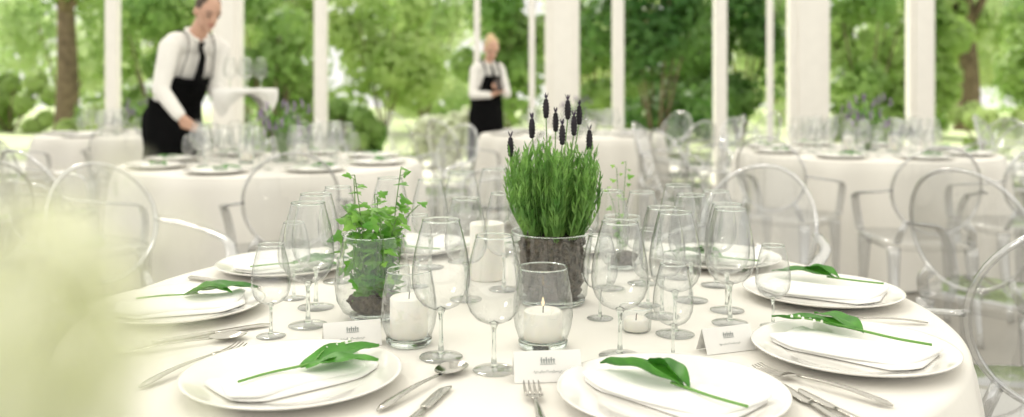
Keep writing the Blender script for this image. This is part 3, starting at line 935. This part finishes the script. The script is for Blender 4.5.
def person(label, J, female=False, hairmat='hairg', bib=(.70, 56, 26), straps=.016):
    f = V(J['f']).normalized(); Z = V((0, 0, 1)); r = f.cross(Z).normalized()
    root = empty('person', (J['pel'][0], J['pel'][1], 0)); tag(root, label, 'person')
    off = -V((J['pel'][0], J['pel'][1], 0))
    pel, che, nk, hd = [V(J[k]) + off for k in ('pel', 'che', 'nk', 'hd')]
    hf = V(J['hf']).normalized(); hr = hf.cross(Z).normalized(); hu = hr.cross(hf).normalized()
    tu = (nk - pel).normalized(); tf = (f - tu * f.dot(tu)).normalized()
    W = .83 if female else 1.0
    A = {s: [V(p) + off for p in J[s][:3]] for s in ('R', 'L')}
    def torso(b, g):
        ellipsoid(b, che + tf * .005, r * (.165 * W + g), tf * (.112 + g), tu * .20)
        ellipsoid(b, pel, r * (.162 * (.93 if female else 1) + g), tf * (.115 + g), tu * .13)
        capsule(b, pel + tu * .05, che, .118 * W + g, .128 * W + g)
        capsule(b, nk - tu * .05 + r * .13 * W, nk - tu * .05 - r * .13 * W, .062 + g, .062 + g)
    def armset(b, g, cuff=0.0):
        for s in ('R', 'L'):
            sh, el, wr = A[s]
            e = el.lerp(wr, 1 - cuff)
            capsule(b, sh, el, .055 * W + g, .042 * W + g); capsule(b, el, e, .042 * W + g, .029 * W + g)
    legs = []
    for s in (1, -1):
        hip = pel + r * .09 * s - Z * .05
        kn = V((hip.x, hip.y, .50)) + f * .025; an = V((hip.x, hip.y, .085)) - f * .01
        legs.append((hip, kn, an))
    def legset(b, g):
        for hip, kn, an in legs:
            capsule(b, hip, kn, .085 + g, .056 + g); capsule(b, kn, an, .054 + g, .040 + g * 1.6)
    b = bmesh.new()
    S = .93 if female else 1.0
    ellipsoid(b, hd + hu * .012, hr * .075 * S, hf * .096 * S, hu * .112 * S)
    ellipsoid(b, hd + hf * .022 - hu * .055, hr * .057 * S, hf * .070 * S, hu * .066 * S)
    ellipsoid(b, hd + hf * .072 * S - hu * .103 * S, hr * .022, hf * .020, hu * .018)
    capsule(b, hd + hf * .090 * S + hu * .012, hd + hf * .110 * S - hu * .026, .008, .0135)
    for s in (1, -1):
        ellipsoid(b, hd + hr * s * .077 * S - hu * .012 - hf * .008, hr * .012, hf * .020, hu * .032)
        ellipsoid(b, hd + hr * s * .034 * S + hu * .024 + hf * .080 * S, hr * .022, hf * .014, hu * .010)
    capsule(b, nk - tu * .04, hd - hu * .06 - hf * .012, .060 * W, .052 * W)
    torso(b, 0); armset(b, 0); legset(b, 0)
    for s in ('R', 'L'):
        d, n, curl = J[s][3:6]
        hand(b, A[s][2], d, n, J[s][6], curl)
    for hip, kn, an in legs: capsule(b, an - Z * .03 - f * .02, an - Z * .045 + f * .15, .036, .028)
    remeshed('body', b, M['skin'], root, .0075, 2)
    b = bmesh.new(); torso(b, .012); armset(b, .012, .04)
    remeshed('shirt', b, M['shirt'], root, .009, 3)
    b = bmesh.new()
    pts = [nk + tu * .025 + (r * math.cos(t) * .068 * W + tf * math.sin(t) * .068 * W) - tu * .03 * max(0, math.sin(t)) for t in [PI / 2 + .25 + (2 * PI - .5) * k / 20 for k in range(21)]]
    tube(b, pts, .017, 8); mk('collar', b, M['shirt'], root)
    b = bmesh.new(); legset(b, .016); ellipsoid(b, pel, r * .186 * (.94 if female else 1), tf * .140, tu * .135); remeshed('trousers', b, M['black'], root, .01, 3)
    for hip, kn, an in legs:
        b = bmesh.new(); capsule(b, V((an.x, an.y, .05)) - f * .03, V((an.x, an.y, .043)) + f * .165, .046, .038)
        for v in b.verts: v.co.z = max(0.002, v.co.z)
        mk('shoe', b, M['shoe'], root)
    b = bmesh.new()
    if female:
        ellipsoid(b, hd + hu * .026 - hf * .016, hr * .082 * S, hf * .094 * S, hu * .108 * S)
        ellipsoid(b, hd + hu * .085 - hf * .075, hr * .048, hf * .045, hu * .045)
        ellipsoid(b, hd - hf * .06 - hu * .01, hr * .066, hf * .05, hu * .07)
    else:
        ellipsoid(b, hd + hu * .026 - hf * .012, hr * .0785, hf * .094, hu * .103)
    remeshed('hair', b, M[hairmat], root, .007, 2)
    for s in (1, -1):
        b = bmesh.new(); ellipsoid(b, hd + hr * s * .032 * S + hu * .006 + hf * .087 * S, hr * .014, hf * .010, hu * .007, 10, 8); mk('eye', b, M['eye'], root)
        b = bmesh.new(); tube(b, [hd + hr * s * .016 * S + hu * .030 + hf * .094 * S, hd + hr * s * .034 * S + hu * .035 + hf * .090 * S, hd + hr * s * .052 * S + hu * .028 + hf * .077 * S], .004, 6); mk('eyebrow', b, M[hairmat], root)
    b = bmesh.new(); ellipsoid(b, hd - hu * .060 * S + hf * .089 * S, hr * .024, hf * .008, hu * .007, 10, 8); mk('mouth', b, M['lip'], root)
    def shell(name, rows, n=24):
        b = bmesh.new(); R_ = []
        for (c, a_, f_, h_) in rows:
            R_.append([b.verts.new(c + r * a_ * math.sin(t) + tf * f_ * math.cos(t)) for t in [math.radians(-h_ + 2 * h_ * k / n) for k in range(n + 1)]])
        for X, Y in zip(R_, R_[1:]):
            for k in range(n): b.faces.new((X[k], X[k + 1], Y[k + 1], Y[k]))
        o = mk(name, b, M['black'], root)
        m = o.modifiers.new('t', 'SOLIDIFY'); m.thickness = .006; m.offset = 1
        return o
    waist = pel.lerp(che, .42)
    base = V((pel.x, pel.y, .42)) + f * .02
    rows = []
    for k in range(9):
        t = k / 8
        c = base.lerp(waist, t)
        rows.append((c, (.225 - .045 * t) * (.93 if female else 1), .195 - .035 * t - .012 * (t > .9), 100))
    shell('apron', rows)
    topf, h0, h1 = bib
    top = pel.lerp(nk, topf)
    rows = []
    for k in range(7):
        t = k / 6
        c = waist.lerp(top, t)
        rows.append((c, .190 * W + .005 * t, .150 + .002 * t, h0 - (h0 - h1) * t))
    shell('apron_bib', rows, 14)
    if straps:
        for s in (1, -1):
            b = bmesh.new()
            p0 = top + r * s * .19 * W * math.sin(math.radians(h1)) * .9 + tf * .140
            p1 = nk + r * s * .095 * W + tf * .095 - tu * .03
            p2 = nk + r * s * .095 * W + tu * .032
            p3 = nk + r * s * .08 * W - tf * .11 - tu * .05
            p4 = waist + r * s * .05 - tf * .15
            tube(b, smooth_path([p0, p1, p2, p3, p4], 20), straps, 6, .5); mk('apron_strap', b, M['black'], root)
    b = bmesh.new()
    k0 = nk + tf * .085 - tu * .015
    k1 = nk.lerp(pel, .28) + tf * .155; k2 = nk.lerp(pel, .56) + tf * .165
    tube(b, [k0 + tu * .01, k0 - tu * .025, k0.lerp(k1, .45) + tf * .02, k1, k2], [.024, .018, .026, .034, .040], 8, .4); mk('tie', b, M['black'], root)
    return root

person('waiter in white shirt, black tie and apron, leaning over table with a tray',
  dict(f=(.8, -.6, 0), pel=(-2.29, 5.97, .98), che=(-2.175, 5.90, 1.31), nk=(-2.065, 5.835, 1.515), hd=(-1.965, 5.77, 1.68), hf=(.62, -.62, -.52),
       R=[(-2.185, 5.695, 1.44), (-2.205, 5.60, 1.17), (-2.06, 5.535, 1.01), (.72, -.05, -.65), (.25, .9, .1), .55, -1],
       L=[(-1.955, 5.985, 1.44), (-1.985, 5.975, 1.16), (-1.85, 5.885, 1.125), (.75, -.5, .12), (0, 0, 1), .12, 1]), bib=(.60, 62, 44), straps=.006)
PX, PY, RA = -.24, 8.98, .32
def sh(p):
    dx, dy = p[0] - PX, p[1] - PY
    c, s = math.cos(RA), math.sin(RA)
    return (PX - .03 + dx * c - dy * s, PY + .20 + dx * s + dy * c, p[2])
def rv(p):
    c, s = math.cos(RA), math.sin(RA)
    return (p[0] * c - p[1] * s, p[0] * s + p[1] * c, p[2])
person('waitress with pinned up blonde hair, white shirt and black apron, looking down',
  dict(f=rv((.15, -.98, 0)), pel=sh((-.24, 8.98, .94)), che=sh((-.235, 8.97, 1.22)), nk=sh((-.22, 8.96, 1.415)), hd=sh((-.20, 8.915, 1.575)), hf=rv((.0, -.85, -.46)),
       R=[sh((-.365, 8.93, 1.35)), sh((-.41, 8.86, 1.10)), sh((-.275, 8.70, 1.10)), rv((.75, -.4, .25)), rv((.1, .3, 1)), .5, -1],
       L=[sh((-.085, 8.98, 1.35)), sh((-.045, 8.88, 1.11)), sh((-.14, 8.70, 1.14)), rv((-.75, -.3, .2)), rv((.1, .2, 1)), .5, 1]), female=True, hairmat='hairb', bib=(.76, 62, 36))
b = bmesh.new(); box(b, (0, 0, 0), (.075, .012, .14), .004)
o = mk('handheld_device', b, M['dark'], None, False); o.location = sh((-.205, 8.645, 1.20)); o.rotation_euler = (-.6, 0, .1 + RA)
tag(o, 'small dark device held in the hands of the waitress', 'phone')
TX, TY, TTZ = -1.735, 5.805, 1.162
r = empty('serving_tray', (TX, TY, TTZ))
b = bmesh.new(); lathe(b, [(0, 0), (.18, 0), (.195, .010), (.200, .014), (.197, .015), (.18, .006), (0, .004)], 48); mk('tray', b, M['tray'], r)
def trayfn(p, a):
    if p.z > 0: return p
    t = min(1, -p.z / .14)
    k = 1 + .07 * t * math.sin(9 * a)
    return V((p.x * k, p.y * k, p.z * (.75 + .6 * math.sin(2 * a + .6))))
b = bmesh.new(); lathe(b, [(0, .0045), (.17, .0072), (.196, .0165), (.205, .014), (.208, -.008), (.202, -.045), (.180, -.085), (.145, -.125)], 64, fn=trayfn); mk('tray_cloth', b, M['napkin'], r)
tag(r, 'cloth covered serving tray carried on the left hand of the waiter', 'tray')
for dx, dy in ((-.09, -.02), (0, .05), (.02, -.07), (.10, .01)):
    inst('wine', b_wine, V((TX + dx, TY + dy, TTZ + .0078)), 0, .95, 'clear wine glass standing on the tray of the waiter', 'wine glass', 'wine glasses on the tray')
inst('wine', b_wine, V((-1.965, 5.575, Z1)), 0, 1.05, 'clear wine glass being set down by the right hand of the waiter', 'wine glass')

# ------------------------------------------------------------------ foreground flowers (out of focus)
FX, FY = -.0850, .160
r = empty('floor_vase', (FX, FY, 0)); tag(r, 'tall clear floor vase under the pale flowers at left, close to camera', 'vase')
b = bmesh.new(); lathe(b, [(.05, .02), (.045, .10), (.032, .5), (.030, .84), (.036, .96)], 32); mk('glass_wall', b, M['vase'], r)
b = bmesh.new(); lathe(b, [(0, 0), (.075, 0), (.08, .008), (.06, .02), (0, .021)], 32); mk('base', b, M['sglass'], r)
r = empty('hydrangea_flower', (FX, FY, .03)); tag(r, 'pale yellow green blurred flower head very close to camera at left', 'flower')
b = bmesh.new(); tube(b, smooth_path([(0, 0, 0), (.004, 0, .5), (-.004, 0, 1.085)], 12), .0022, 8); mk('stem', b, M['lilystem'], r)
b = bmesh.new(); rr = random.Random(2)
for k in range(260):
    u = V((rr.gauss(0, 1), rr.gauss(0, 1), rr.gauss(0, 1))).normalized()
    c = V((0, 0, 1.122)) + V((u.x * .0325, u.y * .018, u.z * .0385)) * rr.uniform(.25, 1.0)
    t1 = u.orthogonal().normalized(); t2 = u.cross(t1); ro = rr.uniform(0, 6.28)
    for q in range(4):
        a = ro + q * PI / 2
        d = t1 * math.cos(a) + t2 * math.sin(a); s_ = t1 * -math.sin(a) + t2 * math.cos(a)
        L = .0042
        b.faces.new([b.verts.new(c), b.verts.new(c + d * L * .6 + s_ * L * .5 + u * .001), b.verts.new(c + d * L + u * .002), b.verts.new(c + d * L * .6 - s_ * L * .5 + u * .001)])
mk('blossom', b, M['petal'], r)
b = bmesh.new(); leafblade(b, (.0, 0, 1.070), .3, .045, .011, .014); leafblade(b, (.0, 0, 1.07), 2.6, .045, .011, .014)
leafblade(b, (.010, -.006, 1.099), 3.0, .040, .008, .006); mk('leaves', b, M['lily'], r)

# ------------------------------------------------------------------ garden
def leafcloud(seed, n, size, w, h, low=0.0):
    rr = random.Random(seed); vs, fs = [], []
    blobs = []
    nb = 16
    for k in range(nb):
        a = rr.uniform(0, 6.28); q = math.sqrt(rr.random()) * .36
        blobs.append((V((math.cos(a) * q * w, math.sin(a) * q * w * .8, h * (low + (1 - low) * rr.uniform(.08, .88)))), rr.uniform(.13, .22) * min(w, h * .9)))
    for i in range(n):
        c, R_ = blobs[rr.randrange(nb)]
        u = V((rr.gauss(0, 1), rr.gauss(0, 1), rr.gauss(0, 1))).normalized()
        p = c + u * R_ * rr.uniform(.7, 1.06)
        if p.z < 0.05: p.z = .05 + rr.random() * .25
        nrm = (u * 1.8 + V((rr.gauss(0, .5), rr.gauss(0, .5), rr.gauss(0, .5) + .4))).normalized()
        t1 = nrm.orthogonal().normalized(); t2 = nrm.cross(t1); a = rr.uniform(0, 6.28)
        d = t1 * math.cos(a) + t2 * math.sin(a); s_ = nrm.cross(d); L = size * rr.uniform(.6, 1.35)
        k0 = len(vs)
        vs += [p - d * L * .5, p + s_ * L * .38, p + d * L * .5, p - s_ * L * .38]
        fs.append((k0, k0 + 1, k0 + 2, k0 + 3))
    me = bpy.data.meshes.new('foliage'); me.from_pydata(vs, [], fs); me.update()
    return me
SEED = [100]
def plant_obj(kind, px, depth, w, h, mat, label, group=None, trunk=None, var=0):
    x = (px - 512) * depth / F
    r = empty(kind, (x, depth, -.08)); tag(r, label, kind, group)
    SEED[0] += 1
    size = .010 * depth if depth < 26 else .27
    n = int(3800 if not group else 2800)
    me = leafcloud(SEED[0], n, size, w, h, .30 if trunk else 0.0); me.materials.append(M[mat])
    o = bpy.data.objects.new('foliage', me); COL.objects.link(o); o.parent = r
    b = bmesh.new()
    if trunk:
        tube(b, smooth_path([(0, 0, 0), (.04, 0, h * .2), (-.03, .05, h * .45), (0, 0, h * .7)], 12), [trunk * (1.25 if i == 0 else 1 - .045 * i) for i in range(13)], 12)
        for k in range(4):
            a = k * 1.6 + var
            tube(b, [(0, 0, h * .42), (math.cos(a) * w * .15, math.sin(a) * w * .15, h * .58), (math.cos(a) * w * .28, math.sin(a) * w * .25, h * .72)], [trunk * .45, trunk * .3, trunk * .12], 8)
        mk('trunk', b, M['bark'], r)
    else:
        for k in range(6):
            a = k * 1.05 + var
            tube(b, [(math.cos(a) * .05, math.sin(a) * .05, 0), (math.cos(a) * w * .12, math.sin(a) * w * .12, h * .35), (math.cos(a) * w * .26, math.sin(a) * w * .22, h * .7)], [.03, .022, .01], 6)
        mk('branches', b, M['bark'], r)
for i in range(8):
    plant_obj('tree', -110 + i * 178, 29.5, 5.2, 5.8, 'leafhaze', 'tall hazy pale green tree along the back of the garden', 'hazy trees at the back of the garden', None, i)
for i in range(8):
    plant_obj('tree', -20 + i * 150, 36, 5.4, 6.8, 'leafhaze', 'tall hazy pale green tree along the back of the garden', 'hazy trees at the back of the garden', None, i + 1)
P = [
 ('shrub', 10, 24, 3.6, 1.7, 'leafbright', 'bright green shrub at the far left edge of the garden'),
 ('shrub', 160, 18, 3.0, 3.4, 'leafmid', 'mid green shrub behind the waiter, left of the wide pillar'),
 ('shrub', 272, 16, 2.4, 3.2, 'leafmid', 'mid green shrub right of the waiter between two white posts'),
 ('shrub', 385, 24, 3.8, 4.2, 'leafbright', 'broad bright shrub left of the waitress'),
 ('shrub', 355, 15, 1.3, 1.1, 'leafmid', 'low mid green bush left of the waitress'),
 ('shrub', 446, 13.6, 1.2, 1.0, 'leafpale', 'low white flowering bush immediately left of the waitress'),
 ('shrub', 505, 20, 2.9, 4.6, 'leafmid', 'tall mid green shrub behind the waitress'),
 ('shrub', 592, 23, 2.8, 4.4, 'leafmid', 'narrow mid green shrub beside the middle wide pillar'),
 ('shrub', 657, 16.5, 2.9, 4.0, 'leafdark', 'dense dark green shrub right of the lavender between white posts'),
 ('shrub', 740, 20, 3.6, 4.8, 'leafdark', 'dense dark green shrub just left of the rightmost wide pillar'),
 ('shrub', 865, 18, 2.6, 3.6, 'leafmid', 'mid green shrub behind the right background table'),
 ('shrub', 990, 15.6, 2.2, 1.0, 'leafbright', 'low bright hedge bush at the right edge of the garden'),
 ('shrub', 912, 22, 2.9, 4.2, 'leafmid', 'green shrub behind the right hand white post'),
 ('shrub', 1055, 18.5, 2.8, 3.2, 'leafmid', 'green shrub behind the low hedge at right edge'),
 ('shrub', 95, 15.4, 1.5, 0.9, 'leafbright', 'low green bush at the foot of the left tree trunk'),
]
for i, (k, px, dp, w, h, m, l) in enumerate(P): plant_obj(k, px, dp, w, h, m, l, None, None, i)
plant_obj('tree', 66, 20.5, 4.2, 7.0, 'leafbright', 'tree with thick brown trunk at left, behind the waiter', None, .28, 0)
plant_obj('tree', 968, 25, 3.8, 7.0, 'leafbright', 'tree with mossy trunk at right behind the low hedge', None, .32, 1)
plant_obj('tree', 296, 25, 3.4, 7.0, 'leafbright', 'tree with slim trunk right of the waiter', None, .2, 1)
plant_obj('shrub', 682, 25.6, 3.0, 3.8, 'leafmid', 'mid green shrub in the gap behind the dark shrubs', None, None, 3)

# ------------------------------------------------------------------ light, sky, camera
w = bpy.data.worlds.new('World'); SC.world = w; w.use_nodes = True
nt = w.node_tree
bg = nt.nodes['Background']
tc = N(nt, 'ShaderNodeTexCoord'); sp = N(nt, 'ShaderNodeSeparateXYZ'); nt.links.new(tc.outputs['Generated'], sp.inputs[0])
rp = N(nt, 'ShaderNodeValToRGB')
rp.color_ramp.elements[0].position = 0.0; rp.color_ramp.elements[0].color = (1.0, 0.985, 0.93, 1)
rp.color_ramp.elements[1].position = 0.8; rp.color_ramp.elements[1].color = (1.0, 0.985, 0.95, 1)
nt.links.new(sp.outputs['Z'], rp.inputs['Fac']); nt.links.new(rp.outputs['Color'], bg.inputs['Color'])
bg.inputs['Strength'].default_value = 1.14
sl = bpy.data.lights.new('sun', 'SUN'); sl.energy = 4.5; sl.angle = math.radians(14); sl.color = (1, .96, .86)
so = bpy.data.objects.new('sun', sl); COL.objects.link(so)
so.rotation_euler = V((0.35, -0.62, -0.80)).to_track_quat('-Z', 'Y').to_euler()
al = bpy.data.lights.new('added_glass_highlight', 'AREA'); al.shape = 'RECTANGLE'; al.size = .8; al.size_y = 1.2; al.energy = 22; al.color = (1, .97, .92)  # added area light, no fitting there, gives the glasses highlights
ao = bpy.data.objects.new('added_glass_highlight', al); COL.objects.link(ao); ao.location = (-2.6, .2, 3.0)
ao.rotation_euler = (V((0, 1.84, .9)) - V((-2.6, .2, 3.0))).to_track_quat('-Z', 'Y').to_euler()

cam = bpy.data.cameras.new('camera'); co = bpy.data.objects.new('camera', cam); COL.objects.link(co)
co.location = (0, 0, CAMZ); co.rotation_euler = (PI / 2, 0, 0)
cam.sensor_width = 36; cam.lens = F / 1024 * 36; cam.shift_y = -(208.5 - HY) / 1024
cam.clip_start = 0.02; cam.clip_end = 200
cam.dof.use_dof = True; cam.dof.focus_distance = 1.58; cam.dof.aperture_fstop = 2.6
SC.camera = co
SC.view_settings.view_transform = 'Standard'
